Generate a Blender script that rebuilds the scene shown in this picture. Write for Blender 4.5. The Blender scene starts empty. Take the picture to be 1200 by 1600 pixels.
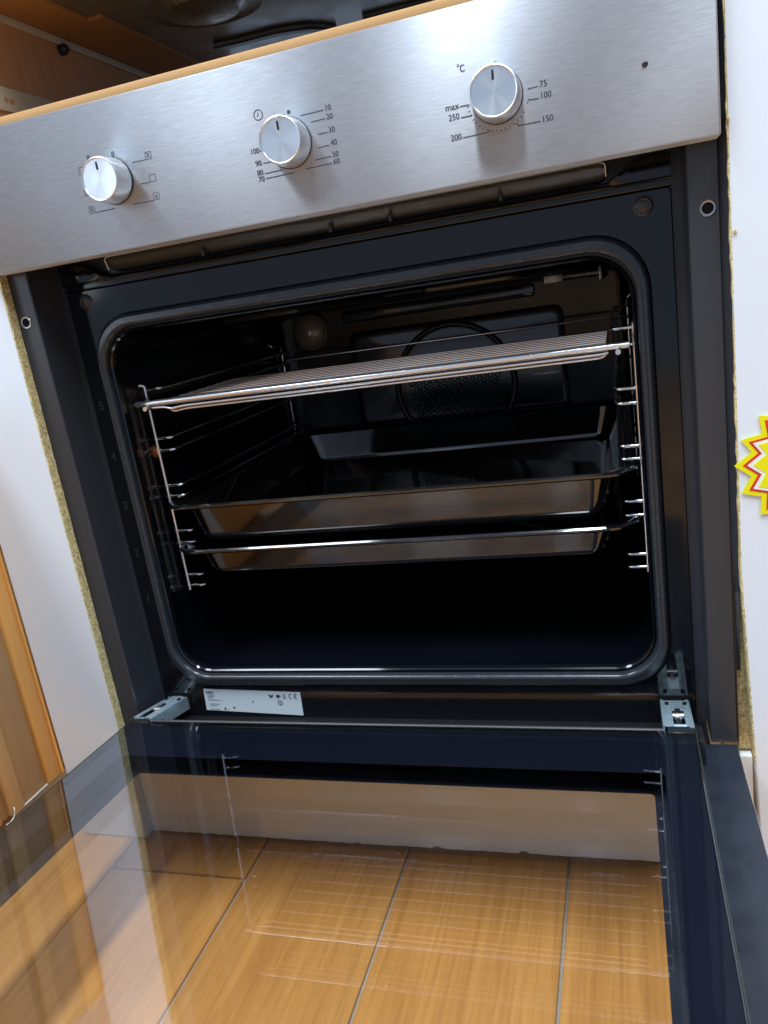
import bpy, bmesh, math, random
from mathutils import Vector, Matrix
random.seed(7)
sc = bpy.context.scene
col = sc.collection
pi = math.pi

# ------------------------------------------------------------------ camera
CAM = Vector((0.2260, -0.6207, 0.3612)); YAW, PIT, ROL, FPX = -0.3164, -0.2640, -0.1529, 1225.2
fwd = Vector((math.sin(YAW)*math.cos(PIT), math.cos(YAW)*math.cos(PIT), math.sin(PIT)))
r0 = Vector((math.cos(YAW), -math.sin(YAW), 0)); u0 = r0.cross(fwd)
rt = math.cos(ROL)*r0 + math.sin(ROL)*u0
up = -math.sin(ROL)*r0 + math.cos(ROL)*u0
cd = bpy.data.cameras.new('camera'); cam = bpy.data.objects.new('camera', cd); col.objects.link(cam)
cam.matrix_world = Matrix(((rt.x, up.x, -fwd.x, CAM.x), (rt.y, up.y, -fwd.y, CAM.y), (rt.z, up.z, -fwd.z, CAM.z), (0, 0, 0, 1)))
cd.sensor_fit = 'VERTICAL'; cd.sensor_height = 32; cd.lens = FPX/1600*32
cd.clip_start = .01; cd.clip_end = 100
sc.camera = cam
sc.view_settings.view_transform = 'Standard'; sc.view_settings.look = 'None'
sc.view_settings.exposure = 0.16; sc.view_settings.gamma = 1
sc.render.engine = 'CYCLES'
sc.cycles.max_bounces = 10; sc.cycles.glossy_bounces = 6; sc.cycles.transparent_max_bounces = 16; sc.cycles.diffuse_bounces = 4
sc.cycles.caustics_reflective = False; sc.cycles.caustics_refractive = False

# ------------------------------------------------------------------ light of the shop: soft room light, ceiling tubes, an added soft lamp
w = bpy.data.worlds.new('World'); sc.world = w; w.use_nodes = True
bg = w.node_tree.nodes['Background']; bg.inputs[0].default_value = (.58, .73, .98, 1); bg.inputs[1].default_value = .46

def area(name, loc, target, sx, sy, power, colr):
    l = bpy.data.lights.new(name, 'AREA'); l.shape = 'RECTANGLE'; l.size = sx; l.size_y = sy; l.energy = power; l.color = colr
    o = bpy.data.objects.new(name, l); col.objects.link(o); o.location = loc
    d = Vector(target) - Vector(loc)
    o.rotation_euler = d.to_track_quat('-Z', 'Y').to_euler()
    return o
COOL = (.84, .93, 1)
area('ceiling_tube', (.16, -.55, 2.5), (.16, -.551, 0), .22, 1.6, 70, COOL)
area('ceiling_tube', (-1.15, -.8, 2.5), (-1.15, -.801, 0), .60, 1.6, 56, COOL)
area('ceiling_tube', (1.5, -.8, 2.5), (1.5, -.801, 0), .60, 1.6, 46, COOL)
area('ceiling_panel', (-1.22, -4.6, 2.4), (-1.02, -3.0, 0), .42, 2.4, 2.2, COOL)
area('ceiling_panel', (.10, -4.6, 2.4), (.10, -3.0, 0), .36, 2.4, 2.2, COOL)
area('ceiling_panel', (-3.0, -4.2, 2.4), (-1.6, -2.6, 0), 1.6, 2.4, 3.5, COOL)
area('soft_left_light', (-3.4, -3.2, 1.6), (-.2, 0, .3), 1.6, 2.0, 22, (.74, .87, 1))  # added soft area lamp from the left, its source unseen

# ------------------------------------------------------------------ materials
MAT = {}
def nmat(name):
    m = bpy.data.materials.new(name); m.use_nodes = True
    MAT[name] = m
    return m, m.node_tree, m.node_tree.nodes['Principled BSDF']
def lk(nt, a, b): nt.links.new(a, b)
def simple(name, c, rough=.5, metal=0, spec=.5, bump=0, bscale=200, coat=0, rvar=0, stretch=(1, 1, 1), cvar=0):
    m, nt, b = nmat(name)
    b.inputs['Base Color'].default_value = (*c, 1); b.inputs['Roughness'].default_value = rough
    b.inputs['Metallic'].default_value = metal; b.inputs['Specular IOR Level'].default_value = spec
    b.inputs['Coat Weight'].default_value = coat; b.inputs['Coat Roughness'].default_value = .04
    if bump or rvar or cvar:
        tc = nt.nodes.new('ShaderNodeTexCoord'); mp = nt.nodes.new('ShaderNodeMapping'); mp.inputs['Scale'].default_value = stretch
        n = nt.nodes.new('ShaderNodeTexNoise'); n.inputs['Scale'].default_value = bscale; n.inputs['Detail'].default_value = 4
        lk(nt, tc.outputs['Object'], mp.inputs[0]); lk(nt, mp.outputs[0], n.inputs['Vector'])
        if bump:
            bp = nt.nodes.new('ShaderNodeBump'); bp.inputs['Strength'].default_value = bump; bp.inputs['Distance'].default_value = .002
            lk(nt, n.outputs['Fac'], bp.inputs['Height']); lk(nt, bp.outputs[0], b.inputs['Normal'])
        if rvar:
            mr = nt.nodes.new('ShaderNodeMapRange'); mr.inputs[1].default_value = .3; mr.inputs[2].default_value = .7
            mr.inputs[3].default_value = max(.02, rough-rvar); mr.inputs[4].default_value = rough+rvar
            lk(nt, n.outputs['Fac'], mr.inputs[0]); lk(nt, mr.outputs[0], b.inputs['Roughness'])
        if cvar:
            mx = nt.nodes.new('ShaderNodeMix'); mx.data_type = 'RGBA'
            mx.inputs[6].default_value = (*[x*(1-cvar) for x in c], 1); mx.inputs[7].default_value = (*[min(1, x*(1+cvar)) for x in c], 1)
            lk(nt, n.outputs['Fac'], mx.inputs[0]); lk(nt, mx.outputs[2], b.inputs['Base Color'])
    return m
simple('enamel', (.005, .006, .009), .09, bump=.006, bscale=9, rvar=.05, spec=.5)
simple('cavity_enamel', (.003, .004, .007), .20, bump=.006, bscale=12, rvar=.06, spec=.28)
simple('back_enamel', (.006, .007, .010), .16, bump=.006, bscale=12, rvar=.05, spec=.6, coat=.12)
MAT['back_enamel'].node_tree.nodes['Principled BSDF'].inputs['Coat IOR'].default_value = 2.0
simple('tray_enamel', (.007, .007, .008), .10, bump=.006, bscale=14, rvar=.04, spec=.8, coat=.8)
MAT['tray_enamel'].node_tree.nodes['Principled BSDF'].inputs['Coat IOR'].default_value = 1.5
simple('flange_paint', (.034, .037, .046), .34, bump=.03, bscale=900, rvar=.06)
simple('rubber', (.022, .028, .037), .24, bump=.01, bscale=120, rvar=.06)
simple('black_plastic', (.012, .013, .015), .3, bump=.02, bscale=500)
simple('dark_grey_plastic', (.03, .034, .036), .35, bump=.02, bscale=500)
simple('chrome', (.88, .88, .90), .17, metal=.85)
simple('rail_chrome', (.66, .66, .68), .13, metal=1)
simple('dull_chrome', (.45, .45, .46), .28, metal=1)
simple('zinc', (.42, .55, .63), .32, metal=.6, bump=.03, bscale=120, rvar=.12)
simple('copper', (.5, .26, .14), .3, metal=1)
simple('print_ink', (.05, .056, .078), .6)
simple('faint_ink', (.13, .14, .17), .5)
simple('pointer_ink', (.012, .010, .022), .4)
simple('label_paper', (.62, .74, .82), .35, bump=.05, bscale=300)
simple('white_laminate', (.72, .79, .88), .36, bscale=5, cvar=.035, rvar=.06)
simple('plinth_paint', (.88, .92, .95), .45, bump=.02, bscale=80, cvar=.03, rvar=.08)
simple('grout', (.33, .31, .29), .9, bump=.3, bscale=400, cvar=.2)
simple('ring_black', (.005, .006, .008), .35)
simple('gap_dark', (.008, .008, .008), .9, spec=.05)
simple('beige_edging', (.42, .36, .27), .5, bump=.05, bscale=200)
simple('hob_steel', (.16, .155, .145), .24, metal=.35, bump=.03, bscale=30, rvar=.08)
simple('burner_metal', (.32, .30, .25), .32, metal=.9, rvar=.1, bump=.02)
simple('white_plastic', (.55, .52, .47), .4)
simple('star_yellow', (.80, .76, .005), .35)
simple('star_red', (.62, .035, .02), .35)
simple('star_white', (.82, .84, .78), .35)
simple('door_print', (.006, .008, .016), .10, spec=.5)
simple('frit', (.016, .020, .031), .36, spec=.5, bscale=40, rvar=.10, cvar=.15)
simple('lamp_ceramic', (.16, .14, .10), .3, rvar=.1)
simple('lamp_glass', (.30, .26, .20), .12, spec=.8)
simple('wall_paint', (.5, .5, .5), .8)

# brushed steel
def steel(name, c, rough, aniso, radial=False):
    m, nt, b = nmat(name)
    b.inputs['Base Color'].default_value = (*c, 1); b.inputs['Metallic'].default_value = 1
    b.inputs['Roughness'].default_value = rough; b.inputs['Anisotropic'].default_value = aniso; b.inputs['Anisotropic Rotation'].default_value = .25
    tg = nt.nodes.new('ShaderNodeTangent'); tc = nt.nodes.new('ShaderNodeTexCoord')
    if radial:
        tg.direction_type = 'RADIAL'; tg.axis = 'Z'
    else:
        tg.direction_type = 'UV_MAP'; tg.uv_map = 'UVMap'
    lk(nt, tg.outputs[0], b.inputs['Tangent'])
    if not radial:
        mp = nt.nodes.new('ShaderNodeMapping'); mp.inputs['Scale'].default_value = (6, 1, 160)
        n = nt.nodes.new('ShaderNodeTexNoise'); n.inputs['Scale'].default_value = 9; n.inputs['Detail'].default_value = 5
        lk(nt, tc.outputs['Object'], mp.inputs[0]); lk(nt, mp.outputs[0], n.inputs['Vector'])
        n2 = nt.nodes.new('ShaderNodeTexNoise'); n2.inputs['Scale'].default_value = 14; n2.inputs['Detail'].default_value = 6
        lk(nt, tc.outputs['Object'], n2.inputs['Vector'])
        ad = nt.nodes.new('ShaderNodeMath'); ad.operation = 'MULTIPLY_ADD'; ad.inputs[1].default_value = .14; ad.inputs[2].default_value = rough-.14
        lk(nt, n.outputs['Fac'], ad.inputs[0])
        ad2 = nt.nodes.new('ShaderNodeMath'); ad2.operation = 'MULTIPLY_ADD'; ad2.inputs[1].default_value = .14
        lk(nt, n2.outputs['Fac'], ad2.inputs[0]); lk(nt, ad.outputs[0], ad2.inputs[2]); lk(nt, ad2.outputs[0], b.inputs['Roughness'])
        mx = nt.nodes.new('ShaderNodeMix'); mx.data_type = 'RGBA'
        mx.inputs[6].default_value = (c[0]*.93, c[1]*.93, c[2]*.95, 1); mx.inputs[7].default_value = (min(1, c[0]*1.06), min(1, c[1]*1.05), min(1, c[2]*1.05), 1)
        n4 = nt.nodes.new('ShaderNodeTexNoise'); n4.inputs['Scale'].default_value = 1; n4.inputs['Detail'].default_value = 3
        mp4 = nt.nodes.new('ShaderNodeMapping'); mp4.inputs['Scale'].default_value = (75, 1, 900); lk(nt, tc.outputs['Object'], mp4.inputs[0]); lk(nt, mp4.outputs[0], n4.inputs['Vector'])
        mr4 = nt.nodes.new('ShaderNodeMapRange'); mr4.inputs[1].default_value = .3; mr4.inputs[2].default_value = .72; mr4.inputs[3].default_value = .92; mr4.inputs[4].default_value = 1.09
        lk(nt, n4.outputs['Fac'], mr4.inputs[0])
        lk(nt, n2.outputs['Fac'], mx.inputs[0])
        vs4 = nt.nodes.new('ShaderNodeVectorMath'); vs4.operation = 'SCALE'; lk(nt, mx.outputs[2], vs4.inputs[0]); lk(nt, mr4.outputs[0], vs4.inputs['Scale'])
        lk(nt, vs4.outputs[0], b.inputs['Base Color'])
    return m
steel('brushed_steel', (.47, .505, .555), .56, .93)
steel('spun_aluminium', (.86, .87, .89), .25, .75, radial=True)
simple('knob_metal', (.80, .81, .82), .3, metal=1)

# wood (grain along a chosen object axis)
def wood(name, c1, c2, axis='Z', rough=.38, scale=1.0, contrast=1, rnd=False, fine=True, bump=.08, streak=0):
    m, nt, b = nmat(name)
    tc = nt.nodes.new('ShaderNodeTexCoord'); mp = nt.nodes.new('ShaderNodeMapping')
    s = {'X': (1.2, 22, 22), 'Y': (22, 1.2, 22), 'Z': (22, 22, 1.2)}[axis]
    mp.inputs['Scale'].default_value = [x*scale for x in s]
    lk(nt, tc.outputs['Object'], mp.inputs[0])
    if rnd:
        oi = nt.nodes.new('ShaderNodeObjectInfo'); vm = nt.nodes.new('ShaderNodeVectorMath'); vm.operation = 'SCALE'; vm.inputs[0].default_value = (13, 7, 29)
        lk(nt, oi.outputs['Random'], vm.inputs['Scale']); lk(nt, vm.outputs[0], mp.inputs['Location'])
    n = nt.nodes.new('ShaderNodeTexNoise'); n.inputs['Scale'].default_value = 1.6; n.inputs['Detail'].default_value = 7; n.inputs['Distortion'].default_value = 1.6
    lk(nt, mp.outputs[0], n.inputs['Vector'])
    mp2 = nt.nodes.new('ShaderNodeMapping'); mp2.inputs['Scale'].default_value = [6*x if x > 2*scale else 4*x for x in mp.inputs['Scale'].default_value]
    if rnd: lk(nt, vm.outputs[0], mp2.inputs['Location'])
    lk(nt, tc.outputs['Object'], mp2.inputs[0])
    n2 = nt.nodes.new('ShaderNodeTexNoise'); n2.inputs['Scale'].default_value = 1.5; n2.inputs['Detail'].default_value = 4
    lk(nt, mp2.outputs[0], n2.inputs['Vector'])
    add = nt.nodes.new('ShaderNodeMath'); add.operation = 'MULTIPLY_ADD'; add.inputs[1].default_value = .5 if fine else .15
    lk(nt, n2.outputs['Fac'], add.inputs[0])
    ml = nt.nodes.new('ShaderNodeMath'); ml.operation = 'MULTIPLY'; ml.inputs[1].default_value = .6
    lk(nt, n.outputs['Fac'], ml.inputs[0]); lk(nt, ml.outputs[0], add.inputs[2])
    cr = nt.nodes.new('ShaderNodeValToRGB'); e = cr.color_ramp.elements
    e[0].position = .5-.22/contrast; e[1].position = .5+.22/contrast; e[0].color = (*c2, 1); e[1].color = (*c1, 1)
    lk(nt, add.outputs[0], cr.inputs[0])
    src = cr.outputs[0]
    if streak:
        mp3 = nt.nodes.new('ShaderNodeMapping'); mp3.inputs['Scale'].default_value = {'Y': (260, 9, 260)}.get(axis, (260, 260, 9)); lk(nt, tc.outputs['Object'], mp3.inputs[0])
        if rnd: lk(nt, vm.outputs[0], mp3.inputs['Location'])
        n3 = nt.nodes.new('ShaderNodeTexNoise'); n3.inputs['Scale'].default_value = 1; n3.inputs['Detail'].default_value = 3; n3.inputs['Distortion'].default_value = .8
        lk(nt, mp3.outputs[0], n3.inputs['Vector'])
        m3 = nt.nodes.new('ShaderNodeMapRange'); m3.inputs[1].default_value = .36; m3.inputs[2].default_value = .56; m3.inputs[3].default_value = streak; m3.inputs[4].default_value = 0
        lk(nt, n3.outputs['Fac'], m3.inputs[0])
        x3 = nt.nodes.new('ShaderNodeMix'); x3.data_type = 'RGBA'; x3.blend_type = 'MIX'; x3.inputs[7].default_value = (c2[0]*.55, c2[1]*.5, c2[2]*.5, 1)
        lk(nt, m3.outputs[0], x3.inputs[0]); lk(nt, src, x3.inputs[6]); src = x3.outputs[2]
    if rnd:
        hs = nt.nodes.new('ShaderNodeHueSaturation'); mr = nt.nodes.new('ShaderNodeMapRange'); mr.inputs[3].default_value = .88; mr.inputs[4].default_value = 1.1
        lk(nt, oi.outputs['Random'], mr.inputs[0]); lk(nt, mr.outputs[0], hs.inputs['Value']); lk(nt, src, hs.inputs['Color']); src = hs.outputs[0]
    lk(nt, src, b.inputs['Base Color'])
    b.inputs['Roughness'].default_value = rough
    bp = nt.nodes.new('ShaderNodeBump'); bp.inputs['Strength'].default_value = bump; bp.inputs['Distance'].default_value = .002
    lk(nt, add.outputs[0], bp.inputs['Height']); lk(nt, bp.outputs[0], b.inputs['Normal'])
    return m
wood('floor_tile_wood', (.58, .300, .092), (.41, .185, .048), 'Y', .3, .75, .9, rnd=True, bump=.25, streak=.26)
wood('orange_wood', (.70, .34, .085), (.52, .22, .045), 'Z', .36, 1.2, .8)
wood('brown_wood', (.42, .245, .105), (.34, .18, .068), 'Z', .45, 1.2, .8)
wood('light_wood', (.60, .36, .15), (.50, .27, .095), 'Z', .45, 1.2, .8)
wood('carcass_wood', (.46, .24, .11), (.36, .17, .07), 'Z', .5, .8, .7)
wood('worktop_underside', (.40, .20, .07), (.30, .14, .045), 'Y', .5, .8, .7)
wood('rail_wood', (.60, .34, .13), (.48, .25, .085), 'X', .5, 1.2, .7)

def osb(name, c1, c2, c3):
    m, nt, b = nmat(name)
    tc = nt.nodes.new('ShaderNodeTexCoord')
    v = nt.nodes.new('ShaderNodeTexVoronoi'); v.inputs['Scale'].default_value = 620; lk(nt, tc.outputs['Object'], v.inputs['Vector'])
    n = nt.nodes.new('ShaderNodeTexNoise'); n.inputs['Scale'].default_value = 380; n.inputs['Detail'].default_value = 3; lk(nt, tc.outputs['Object'], n.inputs['Vector'])
    cr = nt.nodes.new('ShaderNodeValToRGB'); e = cr.color_ramp.elements
    e[0].position = .15; e[0].color = (*c1, 1); e[1].position = .85; e[1].color = (*c3, 1); k = e.new(.5); k.color = (*c2, 1)
    mx = nt.nodes.new('ShaderNodeMath'); mx.operation = 'MULTIPLY_ADD'; mx.inputs[1].default_value = .6
    sp = nt.nodes.new('ShaderNodeSeparateColor'); lk(nt, v.outputs['Color'], sp.inputs[0])
    ml = nt.nodes.new('ShaderNodeMath'); ml.operation = 'MULTIPLY'; ml.inputs[1].default_value = .5; lk(nt, n.outputs['Fac'], ml.inputs[0])
    lk(nt, sp.outputs[0], mx.inputs[0]); lk(nt, ml.outputs[0], mx.inputs[2]); lk(nt, mx.outputs[0], cr.inputs[0])
    lk(nt, cr.outputs[0], b.inputs['Base Color']); b.inputs['Roughness'].default_value = .85
    bp = nt.nodes.new('ShaderNodeBump'); bp.inputs['Strength'].default_value = .6; bp.inputs['Distance'].default_value = .001
    lk(nt, mx.outputs[0], bp.inputs['Height']); lk(nt, bp.outputs[0], b.inputs['Normal'])
osb('raw_chipboard', (.34, .25, .09), (.62, .50, .22), (.80, .70, .42))

# coated pane: reflects by Fresnel on the face that is met first, lets the rest through
def pane(name, f0, expo, tint, refl):
    m = bpy.data.materials.new(name); m.use_nodes = True; MAT[name] = m; nt = m.node_tree
    for n in list(nt.nodes): nt.nodes.remove(n)
    out = nt.nodes.new('ShaderNodeOutputMaterial'); tr = nt.nodes.new('ShaderNodeBsdfTransparent'); tr.inputs[0].default_value = (*tint, 1)
    gl = nt.nodes.new('ShaderNodeBsdfGlossy'); gl.inputs['Roughness'].default_value = .0; gl.inputs['Color'].default_value = (*refl, 1)
    lw = nt.nodes.new('ShaderNodeLayerWeight'); lw.inputs['Blend'].default_value = .5      # facing = 1 - cos
    pw = nt.nodes.new('ShaderNodeMath'); pw.operation = 'POWER'; pw.inputs[1].default_value = expo; lk(nt, lw.outputs['Facing'], pw.inputs[0])
    sc_ = nt.nodes.new('ShaderNodeMath'); sc_.operation = 'MULTIPLY_ADD'; sc_.inputs[1].default_value = 1-f0; sc_.inputs[2].default_value = f0; lk(nt, pw.outputs[0], sc_.inputs[0])
    ge = nt.nodes.new('ShaderNodeNewGeometry'); sb = nt.nodes.new('ShaderNodeMath'); sb.operation = 'SUBTRACT'; sb.inputs[0].default_value = 1
    lk(nt, ge.outputs['Backfacing'], sb.inputs[1])
    ml = nt.nodes.new('ShaderNodeMath'); ml.operation = 'MULTIPLY'; lk(nt, sc_.outputs[0], ml.inputs[0]); lk(nt, sb.outputs[0], ml.inputs[1])
    mx = nt.nodes.new('ShaderNodeMixShader'); lk(nt, ml.outputs[0], mx.inputs[0]); lk(nt, tr.outputs[0], mx.inputs[1]); lk(nt, gl.outputs[0], mx.inputs[2])
    lk(nt, mx.outputs[0], out.inputs[0])
pane('inner_pane', .055, 2.0, (.995, .99, .98), (.84, .91, 1))
pane('outer_pane', .06, 2.6, (.995, .985, .97), (.84, .91, 1))

# ------------------------------------------------------------------ helpers
def tag(o, label=None, cat=None, group=None, kind=None):
    if label: o['label'] = label
    if cat: o['category'] = cat
    if group: o['group'] = group
    if kind: o['kind'] = kind
    return o
def link(name, me, parent=None):
    o = bpy.data.objects.new(name, me); col.objects.link(o)
    if parent: o.parent = parent
    return o
def empty(name, loc=(0, 0, 0)):
    o = bpy.data.objects.new(name, None); col.objects.link(o); o.location = loc; o.empty_display_size = .05
    return o
def build(name, bm, mat, parent=None, smooth=30, loc=None):
    bmesh.ops.recalc_face_normals(bm, faces=bm.faces)
    me = bpy.data.meshes.new(name); bm.to_mesh(me); bm.free()
    if mat: me.materials.append(MAT[mat])
    if smooth:
        me.shade_smooth(); me.set_sharp_from_angle(angle=math.radians(smooth))
    o = link(name, me, parent)
    if loc: o.location = loc
    if parent is not None:
        o.matrix_parent_inverse = parent.matrix_basis.inverted()
    return o
def box(bm, x0, x1, y0, y1, z0, z1, bev=0, f=None):
    r = bmesh.ops.create_cube(bm, size=1); vs = r['verts']
    for v in vs:
        v.co = Vector(((x0+x1)/2+v.co.x*(x1-x0), (y0+y1)/2+v.co.y*(y1-y0), (z0+z1)/2+v.co.z*(z1-z0)))
    if bev:
        es = list({e for v in vs for e in v.link_edges})
        rr = bmesh.ops.bevel(bm, geom=es, offset=bev, segments=2, affect='EDGES', profile=.5)
        vs = list(set(vs) & set(bm.verts)) + [v for v in rr['verts']]
        vs = [v for v in set(vs) if v.is_valid]
    if f:
        for v in vs: v.co = f(v.co)
    return vs
def loft(bm, loops, closed=True, cap0=False, cap1=False):
    L = [[bm.verts.new(p) for p in lp] for lp in loops]
    n = len(L[0])
    for a, b in zip(L[:-1], L[1:]):
        for i in range(n if closed else n-1):
            j = (i+1) % n
            bm.faces.new((a[i], a[j], b[j], b[i]))
    if cap0: bm.faces.new(L[0][::-1])
    if cap1: bm.faces.new(L[-1])
    return L
def rr2(cx, cz, hw, hh, r, nc=8, ns=4):
    """rounded rectangle, same point count whatever the size"""
    r = max(r, 1e-5); pts = []
    cs = [(cx+hw-r, cz+hh-r, 0), (cx-hw+r, cz+hh-r, 90), (cx-hw+r, cz-hh+r, 180), (cx+hw-r, cz-hh+r, 270)]
    for k, (x, z, a0) in enumerate(cs):
        arc = [(x+r*math.cos(math.radians(a0+90*i/nc)), z+r*math.sin(math.radians(a0+90*i/nc))) for i in range(nc+1)]
        pts += arc
        nx, nz, na = cs[(k+1) % 4]
        q = (nx+r*math.cos(math.radians(na)), nz+r*math.sin(math.radians(na))); p = arc[-1]
        for i in range(1, ns): pts.append((p[0]+(q[0]-p[0])*i/ns, p[1]+(q[1]-p[1])*i/ns))
    return pts
def rrb(x0, x1, z0, z1, r, nc=8, ns=4): return rr2((x0+x1)/2, (z0+z1)/2, (x1-x0)/2, (z1-z0)/2, r, nc, ns)
def tube(bm, pts, r, n=8, closed=False, caps=True):
    pts = [Vector(p) for p in pts]; N = len(pts); loops = []; prev = None
    for i in range(N):
        a = pts[i-1] if (i > 0 or closed) else pts[i]; b = pts[(i+1) % N] if (i < N-1 or closed) else pts[i]
        t = (b-a).normalized()
        if prev is None:
            u = t.orthogonal().normalized()
        else:
            u = (prev - t*prev.dot(t))
            u = u.normalized() if u.length > 1e-6 else t.orthogonal().normalized()
        prev = u; v = t.cross(u)
        rr = r[i] if isinstance(r, (list, tuple)) else r
        loops.append([pts[i]+(u*math.cos(2*pi*k/n)+v*math.sin(2*pi*k/n))*rr for k in range(n)])
    if closed:
        # re-align the last ring with the first one
        best = min(range(n), key=lambda s: sum((loops[-1][(k+s) % n]-loops[0][k]).length for k in range(n)))
        loops.append([loops[0][(k-best) % n] for k in range(n)])
        L = [[bm.verts.new(p) for p in lp] for lp in loops[:-1]]
        for i in range(N-1):
            for k in range(n): bm.faces.new((L[i][k], L[i][(k+1) % n], L[i+1][(k+1) % n], L[i+1][k]))
        for k in range(n): bm.faces.new((L[-1][k], L[-1][(k+1) % n], L[0][(k+1-best) % n], L[0][(k-best) % n]))
    else:
        loft(bm, loops, True, caps, caps)
def fillet(pts, r, n=5):
    pts = [Vector(p) for p in pts]; out = [pts[0]]
    for a, b, c in zip(pts[:-2], pts[1:-1], pts[2:]):
        d1 = (a-b).normalized(); d2 = (c-b).normalized(); rr = min(r, (a-b).length*.45, (c-b).length*.45)
        p, q = b+d1*rr, b+d2*rr
        for i in range(n+1):
            t = i/n; out.append(p*(1-t)**2 + b*2*t*(1-t) + q*t*t)
    out.append(pts[-1]); return out
def lathe(bm, prof, axis_pt, adir, n=32, cap=True):
    """prof: list of (radius, distance along axis)"""
    d = Vector(adir).normalized(); u = d.orthogonal().normalized(); v = d.cross(u); P = Vector(axis_pt)
    loops = [[P+d*h+(u*math.cos(2*pi*k/n)+v*math.sin(2*pi*k/n))*max(r, 1e-5) for k in range(n)] for r, h in prof]
    loft(bm, loops, True, cap, cap)
def flat(bm, pts): bm.faces.new([bm.verts.new(p) for p in pts])
_txt = {}
def text_mesh(s):
    if s in _txt: return _txt[s]
    c = bpy.data.curves.new('t', 'FONT'); c.body = s; c.size = 1; c.resolution_u = 3
    o = bpy.data.objects.new('t', c); col.objects.link(o)
    dg = bpy.context.evaluated_depsgraph_get(); dg.update()
    me = bpy.data.meshes.new_from_object(o.evaluated_get(dg))
    V = [(v.co.x, v.co.y) for v in me.vertices]; F = [tuple(p.vertices) for p in me.polygons]
    bpy.data.objects.remove(o); bpy.data.curves.remove(c); bpy.data.meshes.remove(me)
    _txt[s] = (V, F); return _txt[s]
def text_bm(bm, s, f, h, cx, cz, align='c', xs=1.0, bold=0):
    """f maps a flat (x, z) to 3D; h is the digit height"""
    V, F = text_mesh(s)
    x0, x1 = min(v[0] for v in V), max(v[0] for v in V); y0, y1 = min(v[1] for v in V), max(v[1] for v in V)
    k = h/.72*1.0
    ox = {'c': (x0+x1)/2, 'l': x0, 'r': x1}[align]
    for dx in ((0,) if not bold else (-bold, bold)):
        vs = [bm.verts.new(f(cx+(x-ox)*k*xs+dx, cz+(y-.36)*k) - Vector((0, .00002 if dx > 0 else 0, 0))) for x, y in V]
        for q in F:
            try: bm.faces.new([vs[i] for i in q])
            except ValueError: pass
def stroke(bm, f, pts, wd, closed=False):
    P = [Vector((p[0], p[1])) for p in pts]
    if closed: P = P+[P[0]]
    for a, b in zip(P[:-1], P[1:]):
        d = (b-a).normalized(); nn = Vector((-d.y, d.x))*wd/2
        flat(bm, [f(*(a+nn)), f(*(b+nn)), f(*(b-nn)), f(*(a-nn))])
def disc(bm, f, cx, cz, r, n=16): flat(bm, [f(cx+r*math.cos(2*pi*k/n), cz+r*math.sin(2*pi*k/n)) for k in range(n)])
def ring(bm, f, cx, cz, r, wd, n=20): stroke(bm, f, [(cx+r*math.cos(2*pi*k/n), cz+r*math.sin(2*pi*k/n)) for k in range(n)], wd, True)

# ------------------------------------------------------------------ floor (structure) with its wood-look tiles
ZF = -.164
bm = bmesh.new(); flat(bm, [(-2.6, -3.2, ZF-.003), (2.6, -3.2, ZF-.003), (2.6, .6, ZF-.003), (-2.6, .6, ZF-.003)])
floor = tag(build('floor', bm, 'grout', smooth=0), kind='structure')
TW, TL, GR = .1545, .62, .0026
bm = bmesh.new(); box(bm, -TW/2+GR/2, TW/2-GR/2, -TL/2+GR/2, TL/2-GR/2, -.008, 0, .0012)
tile0 = build('tile', bm, 'floor_tile_wood', floor)
tile_me = tile0.data; first = True
offs = {-1: -.0555, 0: -.43, 1: -.30, 2: -.39}
for i in range(-13, 14):
    off = offs.get(i, (-.0555 - (i*.217) % TL))
    for j in range(-5, 2):
        x = -.081 - .0006 + (i)*TW; yc = off + TL/2 + (j-0)*TL
        if yc-TL/2 > .45 or yc+TL/2 < -3.0: continue
        if first: o = tile0; first = False
        else:
            o = tile0.copy(); col.objects.link(o); o.parent = floor
        o.location = (x, yc, ZF)
# ------------------------------------------------------------------ oven
oven = tag(empty('built_in_oven', (0, 0, -.045)), 'open black built-in oven with a brushed steel control panel and its glass door folded down', 'oven')

# control panel
PY, PZ0, PZ1, PW = -.022, .4300, .5427, .2975
bm = bmesh.new(); box(bm, -PW, PW, PY, -.002, PZ0, PZ1, .0016)
uv = bm.loops.layers.uv.new('UVMap')
for fc in bm.faces:
    for lp in fc.loops: lp[uv].uv = (lp.vert.co.x, lp.vert.co.z+lp.vert.co.y)
panel = build('control_panel', bm, 'brushed_steel', oven)
fp = lambda x, z: Vector((x, PY-.00015, z))
def printed(name, fn, mat='print_ink', par=panel):
    bm = bmesh.new(); fn(bm); return build(name, bm, mat, par, smooth=0)
LW = .00065
# timer scale
def num(s, x, z, h=.0040, al='c'): printed('printed_number', lambda b: text_bm(b, s, fp, h, x, z, al, .92, .00012))
for s, x, z in (('10', .0349, .4993), ('20', .0349, .4934), ('30', .0351, .4844), ('40', .0351, .4758), ('50', .0351, .4677), ('60', .0351, .4628),
                ('100', -.0277, .4815), ('90', -.0268, .4727), ('80', -.0267, .4660), ('70', -.0265, .4614)): num(s, x, z)
def lines(segs, par=panel):
    def fn(b):
        for s in segs: stroke(b, fp, s, LW)
    printed('scale_line', fn, 'print_ink')
lines([((.0128, .4980), (.0312, .4983)), ((.0200, .4922), (.0313, .4924)), ((.0239, .4831), (.0315, .4831)), ((.0227, .4742), (.0312, .4744)), ((.0182, .4664), (.0317, .4666)),
       ((.0104, .4617), (.0315, .4619)), ((-.0228, .4718), (-.0140, .4717)), ((-.0229, .4645), (-.0078, .4646)), ((-.0228, .4609), (.0007, .4610)), ((-.0240, .4806), (-.015, .4806)), ((-.002, .5010), (.0006, .5013))])
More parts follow.
